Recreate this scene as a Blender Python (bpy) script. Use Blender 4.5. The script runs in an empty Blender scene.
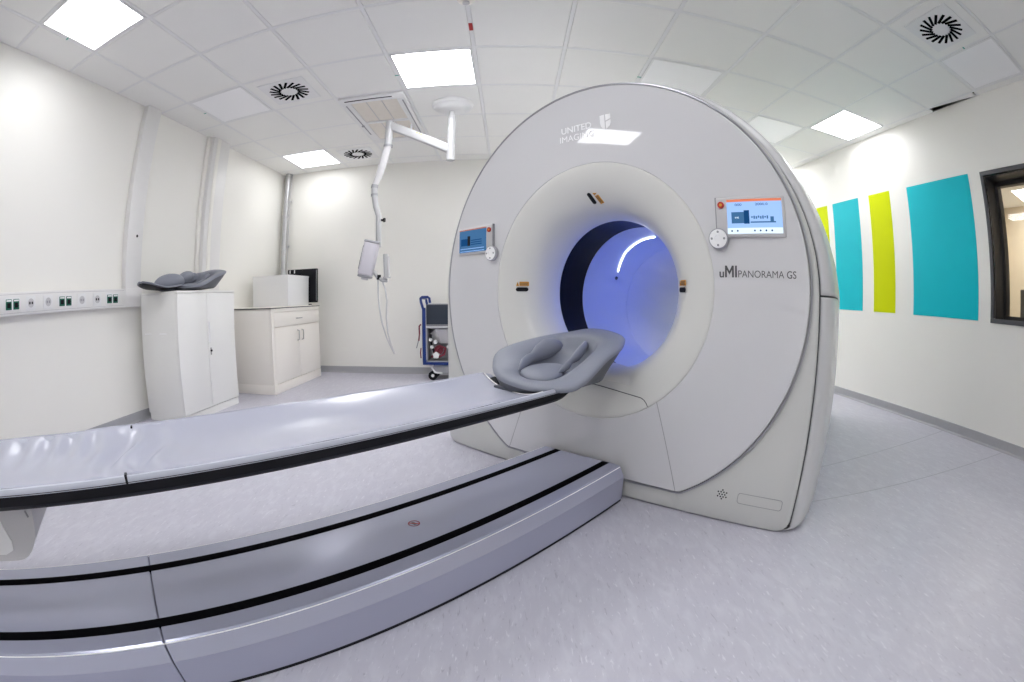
import bpy, bmesh, math, random
from mathutils import Vector, Matrix
random.seed(7)
PI = math.pi
sc = bpy.context.scene
COL = sc.collection

# ------------------------------------------------------------------ materials
def mat(name, col, rough=.5, metal=0., spec=.5, coat=0., coat_rough=.05, vary=.02, vscale=6., bump=0., bscale=60.):
    m = bpy.data.materials.new(name); m.use_nodes = True
    nt = m.node_tree; b = nt.nodes['Principled BSDF']
    b.inputs['Roughness'].default_value = rough
    b.inputs['Metallic'].default_value = metal
    b.inputs['Specular IOR Level'].default_value = spec
    b.inputs['Coat Weight'].default_value = coat
    b.inputs['Coat Roughness'].default_value = coat_rough
    tc = nt.nodes.new('ShaderNodeTexCoord')
    n = nt.nodes.new('ShaderNodeTexNoise'); n.inputs['Scale'].default_value = vscale
    nt.links.new(tc.outputs['Object'], n.inputs['Vector'])
    r = nt.nodes.new('ShaderNodeMapRange')
    r.inputs['To Min'].default_value = 1 - vary; r.inputs['To Max'].default_value = 1 + vary
    nt.links.new(n.outputs['Fac'], r.inputs['Value'])
    h = nt.nodes.new('ShaderNodeVectorMath'); h.operation = 'SCALE'
    h.inputs[0].default_value = col[:3]
    nt.links.new(r.outputs[0], h.inputs['Scale'])
    nt.links.new(h.outputs[0], b.inputs['Base Color'])
    if bump:
        n2 = nt.nodes.new('ShaderNodeTexNoise'); n2.inputs['Scale'].default_value = bscale
        nt.links.new(tc.outputs['Object'], n2.inputs['Vector'])
        bp = nt.nodes.new('ShaderNodeBump'); bp.inputs['Strength'].default_value = bump
        bp.inputs['Distance'].default_value = .002
        nt.links.new(n2.outputs['Fac'], bp.inputs['Height'])
        nt.links.new(bp.outputs[0], b.inputs['Normal'])
    return m

def emit(name, col, strength):
    m = bpy.data.materials.new(name); m.use_nodes = True
    nt = m.node_tree; nt.nodes.clear()
    e = nt.nodes.new('ShaderNodeEmission'); o = nt.nodes.new('ShaderNodeOutputMaterial')
    e.inputs[0].default_value = (*col, 1); e.inputs[1].default_value = strength
    nt.links.new(e.outputs[0], o.inputs[0])
    return m

def floor_material():
    m = bpy.data.materials.new('flecked_vinyl'); m.use_nodes = True
    nt = m.node_tree; b = nt.nodes['Principled BSDF']; L = nt.links.new
    tc = nt.nodes.new('ShaderNodeTexCoord')
    def fleck(scale, stretch, rot, lo, hi, seed):
        mp = nt.nodes.new('ShaderNodeMapping')
        mp.inputs['Rotation'].default_value = (0, 0, rot)
        mp.inputs['Scale'].default_value = (scale, scale * stretch, 1)
        mp.inputs['Location'].default_value = (seed, seed * 1.7, 0)
        L(tc.outputs['Object'], mp.inputs['Vector'])
        n = nt.nodes.new('ShaderNodeTexNoise'); n.inputs['Scale'].default_value = 1
        n.inputs['Detail'].default_value = 2.5; n.inputs['Roughness'].default_value = .6
        n.inputs['Distortion'].default_value = .6
        L(mp.outputs[0], n.inputs['Vector'])
        r = nt.nodes.new('ShaderNodeMapRange'); r.interpolation_type = 'SMOOTHSTEP'
        r.inputs['From Min'].default_value = lo; r.inputs['From Max'].default_value = hi
        L(n.outputs['Fac'], r.inputs['Value'])
        return r.outputs[0]
    base = (.535, .525, .60, 1)
    def mix(fac, a, bcol, amount):
        mx = nt.nodes.new('ShaderNodeMix'); mx.data_type = 'RGBA'
        mm = nt.nodes.new('ShaderNodeMath'); mm.operation = 'MULTIPLY'; mm.inputs[1].default_value = amount
        L(fac, mm.inputs[0]); L(mm.outputs[0], mx.inputs[0])
        if isinstance(a, tuple): mx.inputs[6].default_value = a
        else: L(a, mx.inputs[6])
        mx.inputs[7].default_value = bcol
        return mx.outputs[2]
    c = mix(fleck(105, .22, .05, .60, .74, 3), base, (.86, .86, .90, 1), .5)
    c = mix(fleck(105, .20, -.05, .60, .74, 11), c, (.33, .32, .39, 1), .6)
    c = mix(fleck(24, .35, .1, .42, .75, 23), c, (.66, .66, .72, 1), .45)
    c = mix(fleck(150, .4, 0, .5, .8, 5), c, (.55, .54, .60, 1), .3)
    L(c, b.inputs['Base Color'])
    b.inputs['Roughness'].default_value = .42
    b.inputs['Specular IOR Level'].default_value = .35
    return m

M = dict(
    wall=mat('painted_wall', (.90, .885, .835), .38, spec=.35, vary=.012, vscale=1.5),
    ceil=mat('ceiling_tile', (.90, .895, .87), .85, spec=.2, vary=.015, vscale=3, bump=.15, bscale=150),
    tbar=mat('ceiling_grid_metal', (.84, .84, .84), .5, vary=.01),
    void=mat('matt_black_slot', (.004, .004, .005), .95, spec=.02, vary=.1),
    gap=mat('dark_gap', (.06, .06, .065), .9, vary=.1),
    floor=floor_material(),
    seam_floor=mat('vinyl_weld', (.40, .40, .45), .6),
    base=mat('vinyl_skirting', (.40, .40, .42), .5, vary=.04, vscale=20),
    teal=mat('teal_paint', (.0, .53, .62), .45, spec=.25, vary=.03),
    lime=mat('lime_paint', (.64, .72, .0), .5, spec=.12, vary=.03),
    trunk=mat('white_trunking', (.82, .81, .795), .35, vary=.01),
    white=mat('white_plastic', (.82, .82, .82), .35, vary=.01),
    offw=mat('off_white_laminate', (.90, .86, .80), .4, vary=.015, vscale=2),
    cabw=mat('cabinet_pale_grey', (.88, .875, .85), .4, vary=.01),
    disc=mat('gloss_white_cover', (.71, .705, .72), .04, spec=.5, coat=.7, coat_rough=.015, vary=.005),
    shell=mat('satin_cover', (.62, .62, .60), .30, spec=.45, vary=.008),
    side=mat('satin_side_cover', (.66, .66, .67), .25, spec=.5, vary=.008),
    funnel=mat('funnel_plastic', (.74, .735, .70), .28, spec=.45, vary=.006),
    liner=mat('bore_liner_plastic', (.54, .57, .66), .30, spec=.5, vary=.004),
    black_gloss=mat('black_window', (.002, .002, .006), .06, spec=.22, vary=.0),
    black=mat('black_plastic', (.007, .007, .010), .5, spec=.2, vary=.1),
    seam=mat('seam_shadow_gap', (.12, .12, .125), .8, vary=.1),
    seam_l=mat('seam_fine_gap', (.33, .33, .34), .8, vary=.05),
    silver=mat('silver_trim', (.42, .42, .45), .3, metal=.6, vary=.02),
    bed=mat('silver_grey_table_cover', (.44, .45, .57), .26, metal=.25, spec=.5, vary=.02, vscale=2),
    rim=mat('pallet_rim', (.50, .52, .60), .35, spec=.5, vary=.02),
    sheet=mat('silver_blue_sheet', (.45, .46, .55), .24, spec=.8, vary=.02, vscale=3),
    foam=mat('grey_vinyl_foam', (.24, .253, .30), .5, spec=.35, vary=.03, vscale=12),
    foam_d=mat('dark_grey_shell', (.095, .10, .12), .5, vary=.04),
    steel=mat('galvanised_steel', (.55, .55, .56), .35, metal=.8, vary=.12, vscale=20),
    chrome=mat('brushed_metal_handle', (.45, .44, .43), .3, metal=.8),
    dark_frame=mat('anthracite_frame', (.085, .083, .09), .45, vary=.04),
    brown=mat('dark_bronze_reveal', (.035, .033, .034), .4, vary=.1),
    green=mat('green_socket', (.0, .12, .07), .4),
    dot_green=mat('green_sticker', (.02, .38, .28), .5),
    red=mat('red_tag', (.45, .02, .02), .4),
    yellow=mat('muted_yellow_mark', (.52, .45, .10), .5),
    orange=mat('orange_label', (.72, .33, .02), .5),
    blue=mat('blue_painted_steel', (.004, .03, .19), .35),
    navy=mat('navy_device_case', (.022, .032, .052), .5),
    grey=mat('mid_grey_plastic', (.33, .33, .35), .5),
    armw=mat('white_arm_enamel', (.47, .47, .48), .35, vary=.01),
    lgrey=mat('light_grey_plastic', (.58, .57, .58), .4),
    lilac=mat('pale_injector_plastic', (.60, .58, .63), .35),
    beige=mat('beige_filter_mesh', (.80, .75, .68), .8, vary=.04, vscale=30),
    logo=mat('white_logo', (.985, .985, .99), .3),
    ink=mat('dark_grey_logo', (.08, .08, .085), .4),
    maroon=mat('maroon_hose', (.20, .02, .04), .5),
    off_panel=mat('unlit_diffuser', (.97, .97, .98), .35, spec=.4, vary=.005),
    lamp=emit('lit_diffuser', (1.0, .95, .88), 13.0),
    led=emit('led_white', (.85, .93, 1.0), 4.0),
    led_blue=emit('led_blue', (.10, .20, 1.0), 26.0),
    screen=emit('screen_blue', (.30, .47, .83), .95),
    screen_dim=emit('screen_blue_dim', (.055, .15, .31), .8),
    scr_dark=emit('screen_navy', (.01, .06, .18), .8),
    scr_orange=emit('screen_orange', (.75, .22, .12), .8),
    scr_white=emit('screen_white', (.68, .82, .97), .95),
    scr_red=emit('screen_mark', (.45, .18, .12), .8),
    ctrl_wall=mat('control_room_wall', (.74, .65, .52), .7),
)

def glass_mat():
    m = bpy.data.materials.new('window_glass'); m.use_nodes = True
    nt = m.node_tree; nt.nodes.clear()
    t = nt.nodes.new('ShaderNodeBsdfTransparent'); t.inputs[0].default_value = (.93, .95, .95, 1)
    g = nt.nodes.new('ShaderNodeBsdfGlossy'); g.inputs['Roughness'].default_value = .02
    lw = nt.nodes.new('ShaderNodeFresnel'); lw.inputs[0].default_value = 1.3
    mx = nt.nodes.new('ShaderNodeMixShader'); o = nt.nodes.new('ShaderNodeOutputMaterial')
    nt.links.new(lw.outputs[0], mx.inputs[0]); nt.links.new(t.outputs[0], mx.inputs[1])
    nt.links.new(g.outputs[0], mx.inputs[2]); nt.links.new(mx.outputs[0], o.inputs[0])
    return m
M['glass'] = glass_mat()

# ------------------------------------------------------------------ mesh helpers
class MB:
    def __init__(s): s.bm = bmesh.new()
    def faces(s, pts, fs):
        v = [s.bm.verts.new(p) for p in pts]
        for f in fs:
            try: s.bm.faces.new([v[i] for i in f])
            except ValueError: pass
        return v
    def box(s, x0, x1, y0, y1, z0, z1, bev=0., rot=None, seg=2):
        t = bmesh.new()
        bmesh.ops.create_cube(t, size=1)
        for v in t.verts:
            v.co = Vector(((x0 + x1) / 2 + v.co.x * (x1 - x0), (y0 + y1) / 2 + v.co.y * (y1 - y0), (z0 + z1) / 2 + v.co.z * (z1 - z0)))
        if bev: bmesh.ops.bevel(t, geom=t.edges[:], offset=bev, segments=seg, affect='EDGES', profile=.5)
        if rot is not None:
            for v in t.verts: v.co = rot @ v.co
        s.merge(t); return s
    def merge(s, t):
        me = bpy.data.meshes.new('tmp'); t.to_mesh(me); t.free()
        s.bm.from_mesh(me); bpy.data.meshes.remove(me)
    def cyl(s, p0, p1, r0, r1=None, n=24, cap=True):
        p0, p1 = Vector(p0), Vector(p1); r1 = r0 if r1 is None else r1
        ax = (p1 - p0).normalized()
        a = ax.orthogonal().normalized(); b = ax.cross(a)
        ring = []
        for p, r in ((p0, r0), (p1, r1)):
            ring.append([s.bm.verts.new(p + (a * math.cos(2 * PI * i / n) + b * math.sin(2 * PI * i / n)) * r) for i in range(n)])
        for i in range(n):
            j = (i + 1) % n
            s.bm.faces.new((ring[0][i], ring[0][j], ring[1][j], ring[1][i]))
        if cap:
            s.bm.faces.new(ring[0][::-1]); s.bm.faces.new(ring[1])
        return s
    def tube(s, pts, r, n=10, closed=False, radii=None):
        P = [Vector(p) for p in pts]; N = len(P); rings = []
        prev = None
        for i, p in enumerate(P):
            if closed: d = (P[(i + 1) % N] - P[i - 1]).normalized()
            else: d = (P[min(i + 1, N - 1)] - P[max(i - 1, 0)]).normalized()
            a = d.orthogonal().normalized() if prev is None else (prev - d * prev.dot(d)).normalized()
            prev = a; b = d.cross(a); rr = radii[i] if radii else r
            rings.append([s.bm.verts.new(p + (a * math.cos(2 * PI * k / n) + b * math.sin(2 * PI * k / n)) * rr) for k in range(n)])
        for i in range(N if closed else N - 1):
            A, B = rings[i], rings[(i + 1) % N]
            for k in range(n):
                s.bm.faces.new((A[k], A[(k + 1) % n], B[(k + 1) % n], B[k]))
        if not closed:
            s.bm.faces.new(rings[0][::-1]); s.bm.faces.new(rings[-1])
        return s
    def loft(s, rings, closed=True, cap0=False, cap1=False):
        V = [[s.bm.verts.new(p) for p in r] for r in rings]; n = len(V[0])
        for A, B in zip(V, V[1:]):
            for k in range(n if closed else n - 1):
                j = (k + 1) % n
                s.bm.faces.new((A[k], A[j], B[j], B[k]))
        if cap0: s.bm.faces.new(V[0][::-1])
        if cap1: s.bm.faces.new(V[-1])
        return s
    def lathe(s, prof, axis='Z', c=(0, 0, 0), n=48, cap0=False, cap1=False):
        c = Vector(c); R = []
        for r, h in prof:
            ring = []
            for i in range(n):
                t = 2 * PI * i / n
                q = Vector((r * math.cos(t), r * math.sin(t), h)) if axis == 'Z' else Vector((r * math.cos(t), h, r * math.sin(t)))
                ring.append(c + q)
            R.append(ring)
        return s.loft(R, True, cap0, cap1)
    def build(s, name, material, parent=None, smooth=True, angle=35):
        bmesh.ops.recalc_face_normals(s.bm, faces=s.bm.faces[:])
        me = bpy.data.meshes.new(name); s.bm.to_mesh(me); s.bm.free()
        me.materials.append(material)
        if smooth:
            me.polygons.foreach_set('use_smooth', [True] * len(me.polygons))
            me.set_sharp_from_angle(angle=math.radians(angle))
        o = bpy.data.objects.new(name, me); COL.objects.link(o)
        if parent: o.parent = parent
        return o

def thing(name, label, cat, loc=(0, 0, 0), rz=0, group=None):
    o = bpy.data.objects.new(name, None); COL.objects.link(o)
    o.empty_display_size = .05
    o.location = loc; o.rotation_euler = (0, 0, rz)
    o['label'] = label; o['category'] = cat
    if group: o['group'] = group
    return o
def tag(o, label, cat, group=None):
    o['label'] = label; o['category'] = cat
    if group: o['group'] = group
    return o
def struct(mb, name, material, smooth=False):
    o = mb.build(name, material, None, smooth); o['kind'] = 'structure'; return o
def copy_tree(o, parent=None):
    c = o.copy(); COL.objects.link(c); c.parent = parent
    for ch in [q for q in bpy.data.objects if q.parent == o]: copy_tree(ch, c)
    return c
def text(body, size, loc, material, parent, name, face='front', extrude=.0006, bold=0., sx=1., shear=0., align='LEFT', dishf=None):
    cu = bpy.data.curves.new('txt', 'FONT'); cu.body = body; cu.size = size; cu.extrude = extrude
    cu.offset = bold; cu.shear = shear; cu.align_x = align
    o = bpy.data.objects.new('txt', cu); COL.objects.link(o)
    dg = bpy.context.evaluated_depsgraph_get()
    me = bpy.data.meshes.new_from_object(o.evaluated_get(dg))
    bpy.data.objects.remove(o)
    rot = Matrix.Rotation(PI / 2, 4, 'X') if face == 'front' else Matrix.Identity(4)
    me.transform(Matrix.Translation(loc) @ rot @ Matrix.Scale(sx, 4, (1, 0, 0)))
    if dishf:
        for v in me.vertices: v.co.y += dishf(math.hypot(v.co.x, v.co.z - .943))
    me.materials.clear(); me.materials.append(material)
    q = bpy.data.objects.new(name, me); COL.objects.link(q); q.parent = parent
    return q

# ------------------------------------------------------------------ room constants
XL, XR, YB, YF, H = .24, 6.69, 3.81, -3.2, 2.594
T = .15

# floor, with weld lines of the vinyl sheets
struct(MB().box(XL - T, XR + T, YF - T, YB + T, -.12, 0), 'floor', M['floor'])
def weld(p, q):
    p, q = Vector((*p, 0)), Vector((*q, 0)); d = (q - p).normalized(); nn = Vector((-d.y, d.x, 0)) * .002
    m = MB(); m.faces([p - nn, q - nn, q + nn, p + nn, p - nn + Vector((0, 0, .0006)), q - nn + Vector((0, 0, .0006)), q + nn + Vector((0, 0, .0006)), p + nn + Vector((0, 0, .0006))],
                     [(4, 5, 6, 7), (0, 1, 5, 4), (1, 2, 6, 5), (2, 3, 7, 6), (3, 0, 4, 7)])
    return m
struct(weld((4.75, .47), (6.68, .60)), 'trim_1', M['seam_floor'])
struct(weld((4.45, .14), (6.68, -.11)), 'trim_2', M['seam_floor'])

struct(MB().box(XL - T, XL, YF - T, YB + T, 0, 2.75), 'wall_left', M['wall'])
struct(MB().box(XL, XR + T, YB, YB + T, 0, 2.75), 'wall_back', M['wall'])
struct(MB().box(XL, XR + T, YF - T, YF, 0, 2.75), 'wall_front', M['wall'])
# right wall with the window opening
WY0, WY1, WZ0, WZ1 = -1.75, .172, .915, 1.962
m = MB()
m.box(XR, XR + T, WY1, YB, 0, 2.75); m.box(XR, XR + T, YF, WY0, 0, 2.75)
m.box(XR, XR + T, WY0, WY1, 0, WZ0); m.box(XR, XR + T, WY0, WY1, WZ1, 2.75)
struct(m, 'wall_right', M['wall'])

# skirting
def skirting(axis, a0, a1, pos, sgn, name, h=.08):
    m = MB()
    prof = [(0, 0), (.022, 0), (.022, .004), (.010, .016), (.006, h - .004), (.004, h), (0, h)]
    if axis == 'x': rings = [[(x, pos + sgn * p, z) for p, z in prof] for x in (a0, a1)]
    else: rings = [[(pos + sgn * p, y, z) for p, z in prof] for y in (a0, a1)]
    m.loft(rings, True, True, True)
    return struct(m, name, M['base'])
skirting('x', XL, XR, YB, -1, 'baseboard_back')
skirting('y', YF, YB, XR, -1, 'baseboard_right')
skirting('y', YF, YB, XL, 1, 'baseboard_left')
skirting('x', XL, XR, YF, 1, 'baseboard_front')

# left wall columns
def column_trim(y0, y1, d, z0, z1, name, bev=.006):
    m = MB().box(XL - .002, XL + d, y0, y1, z0, z1, bev)
    return struct(m, name, M['trunk'], True)
column_trim(.975, 1.165, .062, .92, H, 'trim_3')
column_trim(2.035, 2.345, .075, 0, H, 'trim_4', .012)
struct(MB().box(XL, XL + .082, 2.10, 2.16, 0.002, H - .001, .004).box(XL, XL + .03, 1.985, 2.04, 0.002, H - .001, .004), 'trim_5', M['wall'], True)
tag(MB().cyl((XL + .06, 1.09, 1.48), (XL + .066, 1.09, 1.48), .011).build('cable_grommet', M['black']),
    'small round black grommet in the white column on the left wall', 'grommet')

# ------------------------------------------------------------------ ceiling
lights_on = [(1, -1), (4, 2), (10, 2), (1, 5), (7, 5), (10, 5), (7, -1), (4, -4), (10, -4), (4, -1)]  # after the corner pipe's panel: unseen panels added to brighten the room
POWER = {(1, -1): 6.5, (4, 2): 17, (10, 2): 6.8, (1, 5): 5.5, (7, 5): 24, (10, 5): 12, (7, -1): 4, (4, -4): 18, (10, -4): 5, (4, -1): 8.5}
LAMPS = {v: emit('lit_diffuser', (.965, .975, 1.0), v) for v in sorted(set(POWER.values()))}
lights_off = [(1, 2), (7, 2), (10, -1), (9, 3)]
vents = [(2, 2), (9, -1), (2, 5)]
cass = [(3, 3), (3, 4)]
xs = [XL] + [.6 * i for i in range(1, 12)] + [XR]
ys = [YF] + [.6 * i for i in range(-5, 7)] + [YB]
HOLE = (6.612, 6.69, .04, .575)
tiles = MB(); bars = MB()
for i in range(len(xs) - 1):
    for j in range(len(ys) - 1):
        cell = (i if i else 0, j - 6)
        if cell in lights_on or cell in lights_off or cell in vents or cell in cass: continue
        x0, x1, y0, y1 = xs[i], xs[i + 1], ys[j], ys[j + 1]
        gx0 = .014 if i else .004; gx1 = .014 if i < len(xs) - 2 else .002
        if i == len(xs) - 2:
            if y0 < HOLE[3] and y1 > HOLE[2] + .02: continue
        tiles.box(x0 + gx0, x1 - gx1, y0 + .014, y1 - .014, H - .003, H + .02, .0025, seg=1)
for x in xs[1:-1]: bars.box(x - .012, x + .012, YF, YB, H - .0022, H + .03)
for y in ys[1:-1]:
    for x0, x1 in zip(xs, xs[1:]):
        bars.box(x0 + .012, x1 - .012, y - .012, y + .012, H - .0022, H + .03)
# wall angle at the room's edge
bars.box(XL, XL + .02, YF, YB, H - .001, H + .01); bars.box(XL, XR, YB - .02, YB, H - .001, H + .01)
bars.box(XR - .02, XR, HOLE[3] + .02, YB, H - .001, H + .01); bars.box(XR - .02, XR, YF, HOLE[2], H - .001, H + .01)
struct(tiles, 'ceiling', M['ceil'], True)
struct(bars, 'trim_6', M['tbar'])
struct(MB().box(XL - T, XR + T, YF - T, YB + T, H + .10, H + .16), 'trim_7', M['gap'])
struct(MB().box(6.601, 6.70, .02, .587, H + .031, H + .06).box(6.690, 6.70, .02, .587, H, H + .05), 'hole_dark_lid', M['void'])  # black lid added above the ceiling hole to paint its depth dark
# a slanted offcut of tile beside the hole over the right wall
m = MB(); m.faces([(6.612, HOLE[2], H), (6.688, HOLE[2], H), (6.612, HOLE[3], H), (6.612, HOLE[2], H + .01), (6.688, HOLE[2], H + .01), (6.612, HOLE[3], H + .01)],
                  [(0, 1, 2), (3, 5, 4), (0, 3, 4, 1), (1, 4, 5, 2), (2, 5, 3, 0)])
struct(m, 'trim_8', M['ceil'])

def panel_light(i, j, label, on, group=None):
    t = thing('ceiling_light', label, 'ceiling light', (.6 * i + .3, .6 * j + .3, H), 0, group)
    f = MB()
    a, b = .286, .268
    for x0, x1, y0, y1 in ((-a, a, -a, -b), (-a, a, b, a), (-a, -b, -b, b), (b, a, -b, b)):
        f.box(x0, x1, y0, y1, -.006, .02, .002, seg=1)
    f.build('frame', M['tbar'], t)
    MB().box(-b, b, -b, b, -.003, .01).build('diffuser', LAMPS[POWER[(i, j)]] if on else M['off_panel'], t)
    return t
L_ON = {(1, -1): 'lit square ceiling panel at the near left, cut by the photo top edge',
        (4, 2): 'lit square ceiling panel right beside the domed ceiling mount',
        (10, 2): 'lit square ceiling panel above the teal and lime wall stripes',
        (1, 5): 'lit square ceiling panel nearest the corner with the steel pipe',
        (4, -4): 'added unseen lit ceiling panel behind the camera near the middle',
        (10, -4): 'added unseen lit ceiling panel behind the camera by the right wall',
        (7, -1): 'added unseen lit ceiling panel overhead in front of the scanner ring',
        (4, -1): 'added unseen lit ceiling panel overhead, just beyond the photo top',
        (7, 5): 'added lit ceiling panel behind the scanner near the back wall',
        (10, 5): 'added lit ceiling panel behind the scanner in the back right corner'}
L_OFF = {(1, 2): 'unlit square ceiling panel beside the round slotted vent on the left',
         (7, 2): 'unlit square ceiling panel directly above the top of the scanner ring',
         (10, -1): 'unlit square ceiling panel beside the round slotted vent at right, over the window',
         (9, 3): 'unlit square ceiling panel above the scanner shoulder, beyond the lit one'}
for k in lights_on: panel_light(*k, L_ON[k], True)
for k in lights_off: panel_light(*k, L_OFF[k], False)

def swirl_vent(i, j, label):
    t = thing('ceiling_vent', label, 'vent', (.6 * i + .3, .6 * j + .3, H))
    MB().box(-.286, .286, -.286, .286, -.004, .012, .002, seg=1).build('outer_plate', M['ceil'], t)
    p = MB().box(-.205, .205, -.205, .205, -.010, -.003, .002, seg=1).build('face_plate', M['tbar'], t)
    s = MB()
    for k in range(18):
        a = 2 * PI * k / 18
        R = Matrix.Rotation(a, 4, 'Z') @ Matrix.Translation((.118, 0, 0)) @ Matrix.Rotation(.42, 4, 'Z')
        s.box(-.052, .052, -.0105, .0105, -.0125, -.0095, .0, rot=R)
    s.build('slots', M['void'], p)
    return t
swirl_vent(2, 2, 'square ceiling vent with round slots, beside the unlit panel at left')
swirl_vent(9, -1, 'square ceiling vent with round slots at upper right near the window')
swirl_vent(2, 5, 'small-looking round slotted ceiling vent near the back wall beside a lit panel')

# air conditioning cassette
t = thing('ceiling_cassette', 'white rectangular air conditioning cassette with beige filter grilles in ceiling', 'air conditioner', (2.1, 2.4, H))
f = MB()
W2, L2 = .285, .585
f.box(-W2, W2, -L2, -.475, -.022, .02, .006); f.box(-W2, W2, .475, L2, -.022, .02, .006)
f.box(-W2, -.205, -.475, .475, -.022, .02, .004); f.box(.205, W2, -.475, .475, -.022, .02, .004)
f.box(-.205, .205, -.022, .022, -.022, .02, .004)
f.build('frame', M['white'], t)
g = MB(); g.box(-.205, .205, -.475, -.022, -.012, .0).box(-.205, .205, .022, .475, -.012, .0)
gr = g.build('filter_grille', M['beige'], t)
g = MB()
for k in range(1, 3):
    g.box(-.205 + k * .137 - .003, -.205 + k * .137 + .003, -.475, -.022, -.015, -.011); g.box(-.205 + k * .137 - .003, -.205 + k * .137 + .003, .022, .475, -.015, -.011)
g.build('grille_rib', M['lgrey'], gr)
MB().box(-.24, .18, -.545, -.528, -.0235, -.02).build('air_slot', M['black'], t)
MB().box(-.258, -.246, -.45, .30, -.0235, -.02).build('side_slot', M['grey'], t)
MB().box(.246, .258, -.45, .45, -.0235, -.02).build('side_slot', M['grey'], t)
MB().cyl((-.255, .05, -.03), (-.255, .05, -.02), .016).build('latch', M['grey'], t)

# small green stickers on the grid
def sticker(x, y, where):  # short phrase saying where
    tag(MB().box(x - .018, x + .018, y - .006, y + .006, H - .0032, H + .0012, .001, seg=1).build('green_sticker', M['dot_green']),
        'tiny green ceiling sticker ' + where, 'sticker')
for o in [(.6, -.30, 'beside the near left lit panel'), (.6, 1.486, 'beside the unlit panel on the left'), (2.4, 1.54, 'between the cassette and the lit panel by the dome'),
          (4.2, 1.53, 'just above the scanner ring top'), (6.0, -.30, 'between the right vent and panel')]:
    sticker(*o)
t = thing('smoke_detector', 'round cream smoke detector on the ceiling grid at the photo top edge', 'smoke detector', (3.0, .62, H))
MB().lathe([(.0001, 0), (.055, 0), (.055, -.012), (.048, -.03), (.03, -.042), (.0001, -.045)]).build('base', M['offw'], t)
MB().lathe([(.0001, -.044), (.02, -.044), (.02, -.052), (.0001, -.055)]).build('sensor', M['lgrey'], t)
for s_ in (-1, 1): MB().box(-.004 + s_ * .03, .004 + s_ * .03, -.052, -.04, -.026, -.012).build('vent_slot', M['grey'], t)
tag(MB().box(2.988, 3.012, .90, .985, H - .006, H + .002, .002, seg=1).build('fire_tag', M['red']), 'small dark red tag on the ceiling grid near the smoke detector', 'tag')

# ------------------------------------------------------------------ coloured wall stripes
def stripe(y0, y1, material, label, z1=2.005):
    tag(MB().box(XR - .004, XR, y0, y1, .888, z1).build('wall_stripe', material, None, False), label, 'wall stripe')
stripe(2.425, 2.72, M['lime'], 'lime green wall stripe mostly hidden behind the scanner edge', 2.02)
stripe(1.875, 2.32, M['teal'], 'narrower teal wall stripe between the two lime green ones', 2.02)
stripe(1.385, 1.70, M['lime'], 'fully visible narrow lime green wall stripe between two teal ones', 2.015)
stripe(.347, 1.135, M['teal'], 'widest teal wall panel, beside the dark framed window')

# ------------------------------------------------------------------ window in the right wall and the room behind it
wf = MB(); e = .034
OY0, OY1, OZ0, OZ1 = WY0 - e, WY1 + e, WZ0 - e, WZ1 + e
X0 = XR - .014
wf.box(X0, XR + .03, OY0, OY1, OZ0, WZ0, .003); wf.box(X0, XR + .03, OY0, OY1, WZ1, OZ1, .003)
wf.box(X0, XR + .03, OY0, WY0, WZ0, WZ1, .003); wf.box(X0, XR + .03, WY1, OY1, WZ0, WZ1, .003)
o = wf.build('window_1', M['dark_frame']); o['kind'] = 'structure'
XD = 7.10
rv = MB(); a = .02
rv.box(XR + .03, XD, WY1 - .001, WY1 + .02, WZ0 - .02, WZ1 + .02); rv.box(XR + .03, XD, WY0 - .02, WY0 + .001, WZ0 - .02, WZ1 + .02)
rv.box(XR + .03, XD, WY0, WY1, WZ0 - .02, WZ0 + .001); rv.box(XR + .03, XD, WY0, WY1, WZ1 - .001, WZ1 + .02)
rv.box(6.93, 6.955, WY1 - .03, WY1, WZ0, WZ1); rv.box(6.93, 6.955, WY0, WY0 + .03, WZ0, WZ1)
rv.box(6.93, 6.955, WY0 + .03, WY1 - .03, WZ0, WZ0 + .03); rv.box(6.93, 6.955, WY0 + .03, WY1 - .03, WZ1 - .03, WZ1)
q = rv.build('reveal', M['brown'], o, False)
MB().box(6.938, 6.944, WY0 + .03, WY1 - .03, WZ0 + .03, WZ1 - .03).build('pane', M['glass'], o, False)
struct(MB().box(XD, 10.2, -4, -3.9, 0, 2.7).box(10.1, 10.2, -3.9, 1.4, 0, 2.7).box(XD, 10.2, 1.4, 1.5, 0, 2.7)
       .box(XR + T, XD, -4, WY0 - .02, 0, 2.7).box(XR + T, XD, WY1 + .02, 1.5, 0, 2.7), 'wall_control_room', M['ctrl_wall'])
struct(MB().box(XR + T, 10.2, -4, 1.5, -.1, 0), 'floor_control_room', M['base'])
struct(MB().box(XR + T, 10.2, -4, 1.5, 2.5, 2.6), 'ceiling_control_room', M['ceil'])
for k, (x, y) in enumerate(((8.4, .25), (9.5, .55), (8.4, -1.9))):
    t = thing('ceiling_light', ['lit ceiling panel in the room beyond the window, lower one', 'lit ceiling panel in the room beyond the window, upper one', 'lit ceiling panel deep in the room beyond the window, out of view'][k], 'ceiling light', (x, y, 2.5))
    MB().box(-.31, .31, -.31, .31, -.008, .002, .002, seg=1).build('frame', M['tbar'], t)
    MB().box(-.29, .29, -.29, .29, -.012, -.007).build('diffuser', M['lamp'], t)
t = thing('desk', 'grey control desk in the room beyond the window', 'desk', (7.62, -.35, 0))
MB().box(-.35, .35, -1.0, 1.0, .70, .735, .004).build('desk_top', M['grey'], t)
for x in (-.3, .3):
    for y in (-.93, .93): MB().box(x - .02, x + .02, y - .02, y + .02, 0, .70).build('leg', M['steel'], t)
t = thing('monitor', 'dark monitor on the desk beyond the window', 'monitor', (7.62, .0, .735), -.2)
MB().lathe([(.0001, 0), (.10, 0), (.10, .012), (.0001, .016)]).build('base', M['black'], t)
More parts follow.
